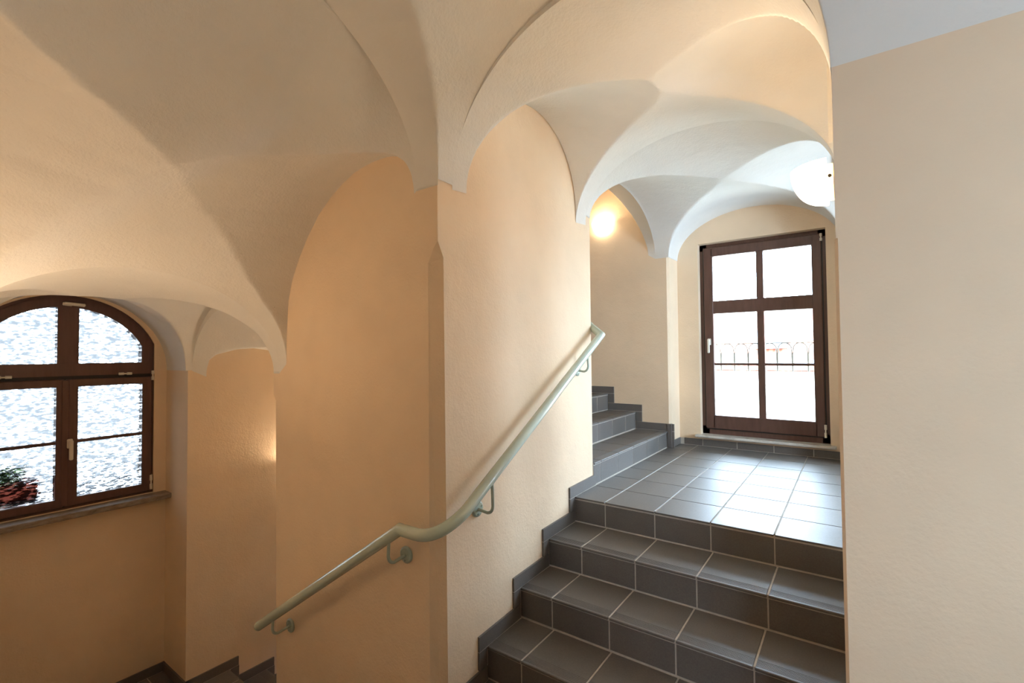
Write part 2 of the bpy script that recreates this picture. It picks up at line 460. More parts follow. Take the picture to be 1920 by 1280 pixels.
# far window wall with its opening, and the wall behind the upper flight
WX0, WX1, WZ0, WZ1 = -1.337, -.186, -.885, 1.155
mb = MB(); YO = 5.48
for (a, b_, c0, d) in ((-1.75, WX0, -5.2, 3.2), (WX1, LX+.2, -5.2, 3.2), (WX0, WX1, -5.2, WZ0), (WX0, WX1, WZ1, 3.2)):
    mb.box(a, b_, YW, YO, c0, d)
mb.box(.0, LX+.2, YN, YW, -5.2, 3.2)
BX0, BX1, BZ0, BZ1 = -4.15, -3.35, -2.65, -1.85
for a, b_, c0, d in ((-5.4, BX0, -5, 3.2), (BX1, -3.0, -5, 3.2), (BX0, BX1, -5, BZ0), (BX0, BX1, BZ1, 3.2)): mb.box(a, b_, YN, YO, c0, d)
mb.prism([(-3.0, YN), (-1.585, YN), (-1.562, YN+.02), (-1.556, YW+.01), (-1.556, YO), (-3.0, YO)], -5.2, 3.2)
structure(mb, 'wall_back', PEACH)
# left wall beside the descending flight
mb = MB(); mb.prism([(XP, 1.60), (XP, YN+.05), (-5.4, YN+.05), (-5.4, 1.60)], -5, 3.2); mb.box(-5.4, XP, -.6, .32, -5, TOP)
structure(mb, 'wall_left', PEACH)
# wall of the arched window with opening
AC, AR, AZC = .95, .615, -.136
AH = .564; AZS = .11; AZB = -1.153
def arch_loop(r_off=0, seg=28, cx=AC, zb=None, half=None):
    half = (AH-r_off) if half is None else half
    R = AR-r_off; zs = AZC+math.sqrt(max(1e-6, R*R-min(half, R*.999)**2))
    zb = AZB+r_off if zb is None else zb
    a0 = math.asin(min(1, half/R))
    pts = [(cx+half, zb)]
    for i in range(seg+1):
        a = a0-2*a0*i/seg; pts.append((cx+R*math.sin(a), AZC+R*math.cos(a)))
    pts.append((cx-half, zb)); return pts
def holed_wall(mb, loop, y0, y1, z0, z1, xa, xb):
    cx = sum(p[0] for p in loop)/len(loop); cz = (min(p[1] for p in loop)+max(p[1] for p in loop))/2
    out = []
    for p in loop:
        dx, dz = p[0]-cx, p[1]-cz
        t = min([((y1 if dx > 0 else y0)-cx)/dx if abs(dx) > 1e-9 else 1e9, ((z1 if dz > 0 else z0)-cz)/dz if abs(dz) > 1e-9 else 1e9])
        out.append((cx+dx*t, cz+dz*t))
    corners = [(y1, z0), (y1, z1), (y0, z1), (y0, z0)]
    n = len(loop)
    def side(q):
        if abs(q[0]-y1) < 1e-6: return 0
        if abs(q[1]-z1) < 1e-6: return 1
        if abs(q[0]-y0) < 1e-6: return 2
        return 3
    for x, fl in ((xa, 0), (xb, 1)):
        for i in range(n):
            j = (i+1) % n; a, b = side(out[i]), side(out[j])
            poly = [loop[i], loop[j], out[j]]
            if a != b:
                s = a; mid = []
                while s != b: mid.append(corners[(s+1) % 4]); s = (s+1) % 4
                poly += mid[::-1]
            poly.append(out[i])
            mb.add([(x, p[0], p[1]) for p in poly], [list(range(len(poly)))])
    for i in range(n):
        j = (i+1) % n
        mb.add([(xa, *loop[i]), (xa, *loop[j]), (xb, *loop[j]), (xb, *loop[i])], [(0, 1, 2, 3)])
mb = MB(); holed_wall(mb, arch_loop(.004), .15, 1.75, -5, TOP, XQ, -5.25)
structure(mb, 'wall_left', PEACH)
# walls on the camera's side, and the hall that carries on to the right with its own window
mb = MB(); mb.box(-5.4, -1.70, -.6, YF, -5, TOP); HX0, HX1, HZ0, HZ1 = .75, 1.45, -.60, .35
mb.box(-1.70, HX0, -.7, -.46, -5.2, TOP); mb.box(HX1, 3.0, -.7, -.46, -5.2, TOP); mb.box(HX0, HX1, -.7, -.46, -5.2, HZ0); mb.box(HX0, HX1, -.7, -.46, HZ1, TOP)
structure(mb, 'wall_front', PEACH)
mb = MB(); mb.box(2.8, 3.0, -.7, YP+.5, -5.2, TOP)
structure(mb, 'wall_right', PEACH)
# roof slab that closes the storey
mb = MB(); mb.box(-5.4, 4.2, -.7, YB, TOP, TOP+.2); mb.box(-5.4, LX+.2, YB-.1, YO, 3.0, 3.2); mb.box(-5.4, LX+.2, YB-.1, YB, TOP, 3.2); mb.box(LX+.05, LX+.2, YB, YO, TOP, 3.2); mb.box(-5.4, -5.2, YB, YO, TOP, 3.2)
structure(mb, 'ceiling', WHITE)

# ------------------------------------------------------------------ tiled floors and stairs
G = .0035
JX = [-1.367-.335, -1.367, -1.032, -.70, -.37, -.035, .30]
def tiles(mb, xs, ys, z, th=.010, clip=None, mi=0):
    for i in range(len(xs)-1):
        for j in range(len(ys)-1):
            x0, x1, y0, y1 = xs[i]+G, xs[i+1]-G, ys[j]+G, ys[j+1]-G
            if x1-x0 < .01 or y1-y0 < .01: continue
            mb.box(x0, x1, y0, y1, z-th, z, mi, .0015)
NOSE = [2.947, 2.582, 2.252, 1.936]
mb = MB()
xa = [xl(3.0)-.02]+JX[1:5]+[-.03]
ysr = [NOSE[0]+.337*k for k in range(0, 7)]+[YW]
tiles(mb, [-1.60, -1.367, -1.032, -.70, -.37, -.035], [NOSE[0]-.006]+ysr[1:], Z0)
tiles(mb, [-.035+.335*k for k in range(6)], ysr[1:], Z0)
mb.box(-.03, LX+.1, 2.7, NOSE[0]+.03, Z0-.35, Z0-.003, 1)
mb.box(-1.70, LX+.1, NOSE[0]+.02, YW+.02, Z0-.35, Z0-.003, 1)
structure(mb, 'floor', [TILE, GROUT])
# quarter landing at the camera, hall floor
mb = MB()
tiles(mb, [-1.70]+JX[1:]+[.30+.335*k for k in range(1, 8)], [-.46+.34*k for k in range(0, 7)]+[NOSE[3]+.01], ZQ)
mb.box(-1.68, 2.85, -.5, NOSE[3]+.02, ZQ-.3, ZQ-.003, 1)
structure(mb, 'floor', [TILE, GROUT])
mb = MB()
tiles(mb, [XQ-.02+.337*k for k in range(0, 6)]+[-2.9], [.13+.337*k for k in range(0, 5)]+[1.93], ZL)
mb.box(-5.0, -2.88, .1, 1.92, ZL-.3, ZL-.003, 1)
structure(mb, 'floor', [TILE, GROUT])

def stair(label, flights, loc, group=None):
    """flights: (direction axis, sign, nose position, z of tread, across0, across1, depth, joints)"""
    r = root('staircase', loc, label=label, category='staircase')
    for (ax, sg, nose, z, c0, c1, depth, joints, tread_on, *rest) in flights:
        rz = rest[0] if rest else ZR
        js = [c0]+[j for j in joints if c0+.02 < j < c1-.02]+[c1]
        def bx(mb, a0, a1, b0, b1, z0, z1, mi=0, bev=0):     # a across, b along the climb measured from the nose
            p0, p1 = nose+sg*b0, nose+sg*b1
            if ax == 1: mb.box(a0, a1, p0, p1, z0, z1, mi, bev)
            else: mb.box(p0, p1, a0, a1, z0, z1, mi, bev)
        if tread_on:
            mb = MB()
            for a, b in zip(js[:-1], js[1:]):
                bx(mb, a+G, b-G, -.006, depth-.012, z-.014, z, 0, .003)
                for k in range(6): bx(mb, a+G+.004, b-G-.004, .012+k*.0095, .0165+k*.0095, z-.001, z+.0012, 0)
            bx(mb, c0, c1, .004, depth, z-.05, z-.0025, 1)
            mb.build('tread', [TILE, GROUT], r)
        mb = MB()
        for a, b in zip(js[:-1], js[1:]):
            bx(mb, a+G, b-G, .002, .02, z-rz+.006, z-.021, 0, .0015)
        bx(mb, c0, c1, .0045, .05, z-rz-.01, z-.012, 1)
        mb.build('riser', [TILE, GROUT], r)
    return r
fl = []
for k in range(4):
    d = (NOSE[k-1]-NOSE[k]) if k else .1
    fl.append((1, 1, NOSE[k], Z0-k*ZR, xl(NOSE[k])+.001, xr(NOSE[k])-.002, d+.01, [j+(.012 if k in (1, 3) else 0) for j in JX], k > 0))
stair('short tiled stair of four dark grey steps rising to the bright landing', fl, (-.8, NOSE[3], ZQ))
# nosing tiles of the upper landing belong to the floor; riser 0 sits under them
UX = [-1.603, -1.944, -2.265, -2.59, -2.915]
fl = []
for k in range(5):
    fl.append((0, -1, UX[k], Z0+.169+k*.184, YB+.001, YN-.001, .335, [YB+.12+.335*i for i in range(8)], True, .169 if k == 0 else .184))
stair('tiled stair climbing away to the left behind the pier, off the upper landing', fl, (-1.6, 4.1, Z0))
# flight 3 goes down behind the pier on the far left
fl = []
for k in range(5):
    yn = 1.93+.312*k
    fl.append((1, -1, yn+.0, ZL-k*ZR, XP+.001, XL-.001, .32, [XP+.28+.335*i for i in range(5)], k > 0))
stair('dark tiled stair going down past the left wall, seen in the bottom left corner', fl, (-3.7, 1.93, ZL-.5))
fl = []
for k in range(6):
    fl.append((0, 1, -1.70-.21*(k+0), ZQ-k*ZR, YF+.001, YP-.001, .22, [], k > 0))
stair('tiled stair down along the pier front under the lower handrail', fl, (-2.3, .85, ZL))
mb = MB(); mb.box(XP, XL, 3.5, YN, ZL-5*ZR-.2, ZL-5*ZR); mb.box(-5.4, 3.0, -.7, 5.48, -5.4, -5.1)
structure(mb, 'floor', [TILE])

# ------------------------------------------------------------------ tiled skirting
BH, BT = .078, .013
mb = MB()
# stepped band along the pier beside the short stair
for k in range(0, 4):
    z = Z0-k*ZR; y0 = NOSE[k]-.075; y1 = (NOSE[k-1]-.005) if k else YB+.03
    xa, xb = xl(y0), xl(y1)
    def slab(ya, yb, za, zb, mi=0, t=BT):
        mb.add([(xl(ya)-.02, ya, za), (xl(yb)-.02, yb, za), (xl(yb)+t, yb, za), (xl(ya)+t, ya, za),
                (xl(ya)-.02, ya, zb), (xl(yb)-.02, yb, zb), (xl(yb)+t, yb, zb), (xl(ya)+t, ya, zb)],
               [(0, 1, 2, 3), (4, 5, 6, 7), (0, 1, 5, 4), (1, 2, 6, 5), (2, 3, 7, 6), (3, 0, 4, 7)], mi)
    slab(y0, y1-G, z+.004, z+BH)
    slab(y0+.001, y1, z-.002, z+.004, 1, BT-.002)
    slab(y0, NOSE[k]-.009, z-ZR+BH+G, z)
    slab(NOSE[k]-.009, NOSE[k]-.003, z-ZR, z, 1, BT-.002)
slab(YP+.10, NOSE[3]-.005, ZQ+.004, ZQ+BH); slab(YP+.1, NOSE[3], ZQ, ZQ+.004, 1, BT-.002)
structure(mb, 'baseboard_center', [TILE, GROUT])
mb = MB()
for k in range(5):
    z = Z0+(0 if k == 0 else .169+(k-1)*.184); x1 = (UX[k-1]+.072 if k else 0); x0 = UX[k]+.072
    if k: mb.box(UX[k]+.004, x1, YN-BT, YN+.01, z+.004, z+BH); mb.box(UX[k]+.004, x1, YN-BT+.002, YN+.01, z, z+.004, 1)
    if k: mb.box(UX[k-1]+.004, UX[k-1]+.072, YN-BT, YN+.01, z-.184+BH+G if k > 1 else z-.169, z, 0)
mb.box(-1.600, -1.552, YN-.018, YN+.03, Z0+.002, Z0+.169+BH, 0, .002)
mb.box(-1.62, -1.56+BT, YN+.02, YW-G, Z0+.004, Z0+BH*.9)
for a, b in zip([-1.56]+JX[1:5], JX[1:5]+[.0]): mb.box(a+.05+G, b+.05-G, YW-BT, YW+.02, Z0+.004, Z0+BH*.9)
mb.box(-1.6, .1, YW-BT+.002, YW+.02, Z0, Z0+BH*.88, 1)
structure(mb, 'baseboard_back', [TILE, GROUT])
mb = MB()
for k in range(5):
    z = ZL-k*ZR; ya = (1.93+.312*(k-1)+.075) if k else 1.60; yb = 1.93+.312*k+.075
    mb.box(XP-.01, XP+BT, ya-(.07 if k else 0), yb-G, z+.004, z+BH)
    mb.box(XP-.01, XP+BT-.002, ya-(.07 if k else 0), yb, z-.004, z+.005, 1)
    mb.box(XP-.01, XP+BT, yb-.075+.008, yb, z-ZR+BH+G, z)
mb.box(XQ-.01, XP+BT, 1.60-BT, 1.62, ZL+.004, ZL+BH); mb.box(XQ-.01, XP+BT-.002, 1.60-BT+.002, 1.62, ZL-.003, ZL+.005, 1)
for k in range(5): mb.box(XQ-.01, XQ+BT, 1.60-.337*(k+1)+G, 1.60-.337*k-G, ZL+.004, ZL+BH)
mb.box(XQ-.01, XQ+BT-.002, .3, 1.6, ZL-.003, ZL+BH-.002, 1)
structure(mb, 'baseboard_left', [TILE, GROUT])

# ------------------------------------------------------------------ far window
def xzbar(mb, x0, x1, z0, z1, y0, y1, mi=0, bev=.006): mb.box(x0, x1, y0, y1, z0, z1, mi, bev)
win = root('window_2', (-.76, 5.42, -.86), kind='structure')
FX0, FX1, FZ0, FZ1 = -1.325, -.195, -.862, 1.145
yf = 5.375
mb = MB(); w = .062
xzbar(mb, FX0-.02, FX0+w, FZ0-.02, FZ1+.02, yf+.012, yf+.09); xzbar(mb, FX1-w, FX1+.02, FZ0-.02, FZ1+.02, yf+.012, yf+.09)
xzbar(mb, FX0-.02, FX1+.02, FZ1-w, FZ1+.02, yf+.012, yf+.09); xzbar(mb, FX0-.02, FX1+.02, FZ0-.03, FZ0+w+.01, yf+.012, yf+.09)
mb.build('frame', WOOD, win)
sash = MB(); px = (-1.203, -.787, -.722, -.306); z_ = (-.677, .405, .54, 1.018)
a, b = FX0+.030, FX1-.030; ys0, ys1 = yf-.012, yf+.075
xzbar(sash, a, px[0], FZ0+.045, FZ1-.03, ys0, ys1); xzbar(sash, px[3], b, FZ0+.045, FZ1-.03, ys0, ys1)
xzbar(sash, px[0]-.02, px[3]+.02, FZ0+.045, z_[0], ys0, ys1); xzbar(sash, px[0]-.02, px[3]+.02, z_[3], FZ1-.03, ys0, ys1)
xzbar(sash, px[0]-.02, px[3]+.02, z_[1], z_[2], ys0+.004, ys1); xzbar(sash, px[1], px[2], z_[0]-.02, z_[3]+.02, ys0+.007, ys1-.003)
so = sash.build('sash', WOOD, win)
mb = MB()
xzbar(mb, px[0]-.01, px[1]+.01, -.146, -.122, yf+.01, yf+.05, 0, .003); xzbar(mb, px[2]-.01, px[3]+.01, -.146, -.122, yf+.01, yf+.05, 0, .003)
mb.build('muntin', WOOD, win)
mb = MB()
for x0, x1 in ((FX0+.02, FX0+.034), (FX1-.034, FX1-.02)): mb.box(x0, x1, yf+.004, yf+.03, FZ0+.03, FZ1-.02)
mb.box(FX0+.02, FX1-.02, yf+.004, yf+.03, FZ0+.034, FZ0+.048)
mb.build('seal', GASKET, win)
for x0, x1 in ((px[0], px[1]), (px[2], px[3])):
    for z0, z1 in ((z_[0], -.134), (-.134, z_[1]), (z_[2], z_[3])):
        mb = MB(); mb.box(x0-.008, x1+.008, yf+.028, yf+.034, z0-.008, z1+.008); mb.build('pane', GLASS, win)
def handle(parent, p, axis='y', rot=0, sc_=1.0):
    """ivory window handle: rosette plate, neck and grip hanging down; faces -Y or +X"""
    x, y, z = p
    def T(q):
        u, d, v = q                          # u sideways, d out of the frame, v up
        ca, sa = math.cos(rot), math.sin(rot); u, v = u*ca-v*sa, u*sa+v*ca
        return (x+u, y-d, z+v) if axis == 'y' else (x+d, y+u, z+v)
    m = MB(); m.box(-.017*sc_, .017*sc_, 0, .012, -.03*sc_, .04*sc_, 0, .005); m.v = [T(q) for q in m.v]
    h = m.build('handle', IVORY, parent)
    m = MB(); m.sweep([(0, .008, .018), (0, .045, .018)], .011, 12); m.v = [T(q) for q in m.v]; m.build('neck', IVORY, h)
    m = MB(); m.box(-.012, .012, .038, .058, -.115*sc_, .034, 0, .006); m.v = [T(q) for q in m.v]; m.build('grip', IVORY, h)
    return h
handle(win, (-1.247, ys0, .10))
def hinge(parent, p, axis='y', L=.07, horiz=False):
    x, y, z = p; m = MB()
    pts = [(0, .012, -L/2), (0, .012, L/2)] if not horiz else [(-L/2, .012, 0), (L/2, .012, 0)]
    for q0, q1 in ((0, .38), (.62, 1)):
        A = [pts[0][i]+(pts[1][i]-pts[0][i])*q0 for i in range(3)]; B = [pts[0][i]+(pts[1][i]-pts[0][i])*q1 for i in range(3)]
        m.sweep([A, B], .011, 10)
    m.sweep([[pts[0][i]+(pts[1][i]-pts[0][i])*.3 for i in range(3)], [pts[0][i]+(pts[1][i]-pts[0][i])*.7 for i in range(3)]], .006, 8)
    m.v = [((x+q[0], y-q[1], z+q[2]) if axis == 'y' else (x+q[1], y+q[0], z+q[2])) for q in m.v]
    return m.build('hinge', IVORY, parent)
hinge(win, (FX1-.03, ys0+.01, 1.08)); hinge(win, (FX1-.03, ys0+.01, -.76), L=.12)
mb = MB(); mb.box(-1.385, -.14, 5.235, 5.40, -.906, -.879, 0, .006); mb.build('sill', SILLW, win)
mb = MB(); mb.box(WX0, WX1, 5.40, YO+.04, WZ0-.03, WZ0+.01); mb.build('outer_sill', ZINC, win)

# ------------------------------------------------------------------ arched window on the left
win1 = root('window_1', (-4.9, AC, AZB), kind='structure')
XF = -4.875                                                  # front plane of the frame
def ring(mb, lo, li, x0, x1, mi=0, smooth=False):
    n = len(lo)
    vs = [(x0, *p) for p in lo]+[(x0, *p) for p in li]+[(x1, *p) for p in lo]+[(x1, *p) for p in li]
    fs = []
    for i in range(n):
        j = (i+1) % n
        fs += [(i, j, n+j, n+i), (2*n+i, 3*n+i, 3*n+j, 2*n+j), (i, 2*n+i, 2*n+j, j), (n+i, n+j, 3*n+j, 3*n+i)]
    mb.add(vs, fs, mi, smooth)
mb = MB(); ring(mb, arch_loop(0), arch_loop(.05), XF+.0, XF-.08)
mb.box(XF, XF-.08, AC-AH+.02, AC+AH-.02, -.205, -.135, 0, .004)
mb.build('frame', WOOD, win1)
# tilting upper light: arched sash with a central bar
def half_arch(off, zb, seg=28):
    return arch_loop(off, seg, zb=zb, half=AH-off)
mb = MB()
ring(mb, half_arch(.028, -.142), half_arch(.096, -.047), XF+.022, XF-.06)
mb.box(XF+.020, XF-.055, .897, 1.021, -.05, .40, 0, .004)
mb.build('upper_sash', WOOD, win1)
def lattice(y0, y1, z0, z1, w0, w1, wt, wb, name='sash'):
    m = MB(); xa, xb = XF+.022, XF-.06
    m.box(xa, xb, y0, y0+w0, z0, z1, 0, .005); m.box(xa, xb, y1-w1, y1, z0, z1, 0, .005)
    m.box(xa, xb, y0+w0-.01, y1-w1+.01, z1-wt, z1, 0, .005); m.box(xa, xb, y0+w0-.01, y1-w1+.01, z0, z0+wb, 0, .005)
    return m.build(name, WOOD, win1)
lattice(.948, 1.492, -1.128, -.168, .073, .066, .058, .063)      # right casement (glass .1.021-1.426)
lattice(.41, .942, -1.128, -.168, .063, .046, .058, .063)
mb = MB(); mb.box(XF+.028, XF+.01, .925, .968, -1.12, -.175, 0, .004); mb.build('cover_strip', WOOD, win1)
for y0, y1 in ((1.015, 1.432), (.466, .903)):
    mb = MB(); mb.box(XF+.008, XF-.03, y0, y1, -.656, -.631, 0, .003); mb.build('muntin', WOOD, win1)
mb = MB()
mb.box(XF+.004, XF-.02, AC-AH+.04, AC+AH-.04, -.172, -.138); mb.box(XF+.004, XF-.02, AC+AH-.044, AC+AH-.026, -1.13, .06); mb.box(XF+.004, XF-.02, AC-AH+.04, AC+AH-.03, -1.135, -1.122)
mb.build('seal', GASKET, win1)
XG = XF-.018
def pane(poly):
    m = MB(); n = len(poly)
    m.add([(XG, *p) for p in poly], [list(range(n))])
    m.build('pane', OBSC, win1)
al = half_arch(.09, -.06)
arc = al[1:-1]
rt = [p for p in arc if p[0] > 1.0]; lf = [p for p in arc if p[0] < .91]
pane([(1.01, -.056), (rt[0][0], -.056)]+rt+[(1.01, AZC+AR-.093)])
pane([(.905, AZC+AR-.093)]+lf+[(lf[-1][0], -.056), (.905, -.056)])
for y0, y1 in ((1.012, 1.434), (.466, .904)):
    for z0, z1 in ((-1.074, -.644), (-.644, -.218)):
        pane([(y0, z0), (y1, z0), (y1, z1), (y0, z1)])
handle(win1, (XF+.022, .974, -.66), 'x')
handle(win1, (XF+.022, .953, .405), 'x', math.radians(86), .8)
for y in (1.307, .618): hinge(win1, (XF+.02, y, -.137), 'x', .085, True)
hinge(win1, (XF+.012, 1.497, -.158), 'x', .08); hinge(win1, (XF+.012, 1.492, -1.06), 'x', .12)
mb = MB(); mb.box(XQ-.04, XQ+.135, .30, 1.602, AZB-.045, AZB-.002, 0, .006); mb.build('sill', SILLM, win1)

# hall window out of view to the right (daylight of the hall)
w3 = root('window_3', (1.5, -.6, HZ0), kind='structure')
mb = MB()
for a, b_, c0, d in ((HX0, HX0+.06, HZ0, HZ1), (HX1-.06, HX1, HZ0, HZ1), (HX0, HX1, HZ0, HZ0+.06), (HX0, HX1, HZ1-.06, HZ1), (1.07, 1.13, HZ0, HZ1)): mb.box(a, b_, -.62, -.56, c0, d, 0, .005)
mb.build('frame', WOOD, w3)
mb = MB(); mb.box(HX0+.03, HX1-.03, -.593, -.587, HZ0+.03, HZ1-.03); mb.build('pane', GLASS, w3)
w5 = root('fill_window', (-3.75, YN+.3, BZ0), kind='structure')  # unseen window behind the pier, added as neutral fill for the lower left walls
mb = MB()
for a, b_, c0, d in ((BX0, BX0+.06, BZ0, BZ1), (BX1-.06, BX1, BZ0, BZ1), (BX0, BX1, BZ0, BZ0+.06), (BX0, BX1, BZ1-.06, BZ1)): mb.box(a, b_, YN+.28, YN+.34, c0, d, 0, .005)
mb.build('frame', WOOD, w5)
mb = MB(); mb.box(BX0+.03, BX1-.03, YN+.307, YN+.313, BZ0+.03, BZ1-.03); mb.build('pane', GLASS, w5)
w4 = root('window_4', (LX+.1, 4.2, LZ0), kind='structure')
mb = MB()
for a, b_, c0, d in ((LY0, LY0+.06, LZ0, LZ1), (LY1-.06, LY1, LZ0, LZ1), (LY0, LY1, LZ0, LZ0+.06), (LY0, LY1, LZ1-.06, LZ1), (4.19, 4.26, LZ0, LZ1)): mb.box(LX+.08, LX+.14, a, b_, c0, d, 0, .005)
mb.build('frame', WOOD, w4)
mb = MB(); mb.box(LX+.107, LX+.113, LY0+.03, LY1-.03, LZ0+.03, LZ1-.03); mb.build('pane', GLASS, w4)

# ------------------------------------------------------------------ handrail
def bez(p0, p1, p2, n=10):
    return [tuple((1-t)**2*p0[i]+2*t*(1-t)*p1[i]+t*t*p2[i] for i in range(3)) for t in [k/n for k in range(n+1)]]
RR = .0275
rail = root('handrail', (-1.7, 1.5, -.95), label='pale green painted steel pipe handrail bending around the central pier corner', category='handrail')
yr = 1.474
K = (-1.700, yr, -.800)
path = [(-2.985, yr, -1.650), K]
path += bez((-1.60, yr, -.800), (-1.462, yr+.0, -.800), (-1.462, 1.66, -.722), 12)
E1 = (-1.512, 3.235, .130)
path += [(-1.465, 1.80, -.643), E1, (-1.72, 3.37, .255), (-1.95, 3.37, .38)]
m = MB(); m.sweep(path, RR, 20); rp = m.build('rail', RAIL, rail)
# rounded lower end
m = MB(); m.sweep([(-2.985, yr, -1.650), (-2.997, yr, -1.6575), (-3.004, yr, -1.662)], lambda i: (RR, RR*.82, RR*.35)[i], 20)
m.build('end_cap', RAIL, rp)
def bracket(wall, out, drop_from, z_rail):
    """wall: rosette centre, out: unit vector off the wall, drop_from: distance of the rail centre"""
    x, y, z = wall; ox, oy = out
    m = MB()
    p0 = (x, y, z); p1 = (x+ox*(drop_from-.03), y+oy*(drop_from-.03), z-.008); p2 = (x+ox*drop_from, y+oy*drop_from, z-.004)
    p2b = (x+ox*(drop_from+.004), y+oy*(drop_from+.004), z+.03); p3 = (x+ox*drop_from, y+oy*drop_from, z_rail-RR*.6)
    m.sweep([p0, p1]+bez(p1, p2, p2b, 5)[1:]+[p3], .0078, 10)
    b = m.build('bracket', RAILK, rail)
    m = MB(); 
    m.sweep([(x, y, z), (x+ox*.008, y+oy*.008, z), (x+ox*.012, y+oy*.012, z)], lambda i: (.040, .040, .033)[i], 24)
    for a in (0.4, 2.5, 4.6):
        dx, dz = .026*math.cos(a), .026*math.sin(a)
        q = (x+abs(oy)*dx, y+abs(ox)*dx, z+dz)
        m.sweep([(q[0]+ox*.010, q[1]+oy*.010, q[2]), (q[0]+ox*.016, q[1]+oy*.016, q[2])], .005, 8)
    m.build('rosette', RAILK, b)
    return b
def zfront(x): return -1.650+(x+2.985)*(.85/1.285)
def zside(y): return -.643+(y-1.80)*(.773/1.435)
bracket((-1.775, YP-.002, -.968), (0, -1), YP-yr, zfront(-1.775))
bracket((-2.812, YP-.002, -1.640), (0, -1), YP-yr, zfront(-2.812))
bracket((xl(1.86)+.002, 1.86, -.785), (1, 0), .10, zside(1.86))
bracket((xl(3.02)+.002, 3.02, -.125), (1, 0), .085, zside(3.02))

# ------------------------------------------------------------------ wall lamps
def lamp(p, face, label, power=4, r=.120, hgt=.130):
    """half-bowl opal glass uplighter; face = direction it looks; p = middle of the rim on the wall"""
    rt = root('wall_lamp', p, label=label, category='wall lamp', group='half-bowl wall lamps')
    x, y, z = p
    ux_, uy_ = (-face[1], face[0])
    def T(a, d, h): return (x+ux_*a+face[0]*d, y+uy_*a+face[1]*d, z+h)
    for inner in (0,):
        m = MB(); N, Mh = 28, 14
        off = .018
        vs = []
        for i in range(N+1):
            th = math.pi*i/N
            for j in range(Mh+1):
                ph = math.pi/2*j/Mh
                k = math.cos(ph)**.75 if ph < math.pi/2 else 0
                hh = -hgt*math.sin(ph)**1.1
                vs.append(T(r*math.cos(th)*k, off+(r*.98)*math.sin(th)*k, hh))
        fs = [(i*(Mh+1)+j, (i+1)*(Mh+1)+j, (i+1)*(Mh+1)+j+1, i*(Mh+1)+j+1) for i in range(N) for j in range(Mh)]
        m.add(vs, fs, 0, True)
        m.build('shade', SHADE, rt)
    m = MB(); n = 20; pl = []
    for i in range(n+1):
        a = math.pi*i/n; pl.append((r*.86*math.cos(a), -hgt*.90*math.sin(a)))
    pl = [(r*.86, -.018)]+pl[1:-1]+[(-r*.86, -.018)]
    vs = [T(a, 0, h) for a, h in pl]+[T(a, .017, h) for a, h in pl]; k = len(pl)
    m.add(vs, [list(range(k)), list(range(k, 2*k))[::-1]]+[[i, (i+1) % k, (i+1) % k+k, i+k] for i in range(k)])
    m.build('backplate', LAMPBASE, rt)
    m = MB(); m.sweep([T(r*.9, .010, -.06), T(r*.84, .010, -.06)], .006, 8); m.build('screw', GASKET, rt)
    l = bpy.data.lights.new('lamp_bulb', 'POINT'); l.energy = power; l.color = (1, .77, .53); l.shadow_soft_size = .03
    o = bpy.data.objects.new('lamp_bulb', l); COL.objects.link(o); o.parent = rt
    o.location = Vector((face[0]*.075*S, face[1]*.075*S, -.02*S))
    return rt
lamp((-.042, 2.06, .662), (-1, 0), 'lit half-bowl opal glass wall lamp high on the right wall above the short stair', 10)
lamp((-2.30, YN-.002, 1.485), (0, -1), 'lit half-bowl glass lamp peeking past the pier on the wall above the upper stair', 2.2)
lamp((XP+.002, 2.60, -1.0), (1, 0), 'lit wall lamp hidden behind the pier, its glow on the left wall', 14)


lamp((-2.78, YF+.002, -.35), (0, 1), 'unseen wall lamp added on the camera-side wall for warm light on the pier front', 17)  # out of view; added to warm the pier front and the left vault

# ------------------------------------------------------------------ outside
rl = root('balcony_railing', (-.76, 5.85, -.9), label='dark iron railing of round-topped arches outside the far window', category='railing')
YRL = 5.80
xs_ = [-1.51+.1415*k for k in range(0, 11)]
m = MB(); m.box(-1.60, .1, YRL-.012, YRL+.012, -.80, -.775); m.build('bottom_rail', IRON, rl)
m = MB(); m.box(-1.6, .1, YRL-.008, YRL+.008, .083, .091); m.build('top_rail', IRON, rl)
for i, x in enumerate(xs_):
    m = MB()
    m.sweep([(x, YRL, -.80), (x, YRL, -.20)], .0035, 8)
    m.sweep([(x, YRL, -.22), (x, YRL, -.20), (x, YRL, -.16), (x, YRL, -.05), (x, YRL, -.03)], lambda i: (.004, .009, .010, .014, .014)[i], 8)
    m.sweep([(x, YRL, -.150), (x, YRL, -.140)], .021, 10)
    m.build('baluster', IRON, rl)
    if i < len(xs_)-1:
        m = MB(); x1 = xs_[i+1]; c = (x+x1)/2; r_ = (x1-x)/2-.008
        m.sweep([(c-r_-.003, YRL, -.03), (c-r_, YRL, .02)]+[(c-r_*math.cos(a), YRL, .02+.066*math.sin(a)) for a in [math.pi*k/14 for k in range(1, 14)]]+[(c+r_, YRL, .02), (c+r_+.003, YRL, -.03)], .0055, 8)
        m.build('arch', IRON, rl)
hs = root('house', (-2.0, 20, -6), label='cream house with red tiled roof across the courtyard beyond the far window', category='building')
m = MB(); m.box(-16, 14, 20, 30, -12, -.75); m.build('wall', RENDER, hs)
m = MB()
def roofslab(y0, z0, y1, z1, x0=-17, x1=15, t=.25):
    m.add([(x0, y0, z0), (x1, y0, z0), (x1, y1, z1), (x0, y1, z1), (x0, y0, z0-t), (x1, y0, z0-t), (x1, y1, z1-t), (x0, y1, z1-t)],
          [(0, 1, 2, 3), (7, 6, 5, 4), (0, 4, 5, 1), (1, 5, 6, 2), (2, 6, 7, 3), (3, 7, 4, 0)])
roofslab(19.6, -.45, 25, 2.45); roofslab(30.4, -.45, 25, 2.45)
m.build('roof', ROOF, hs)
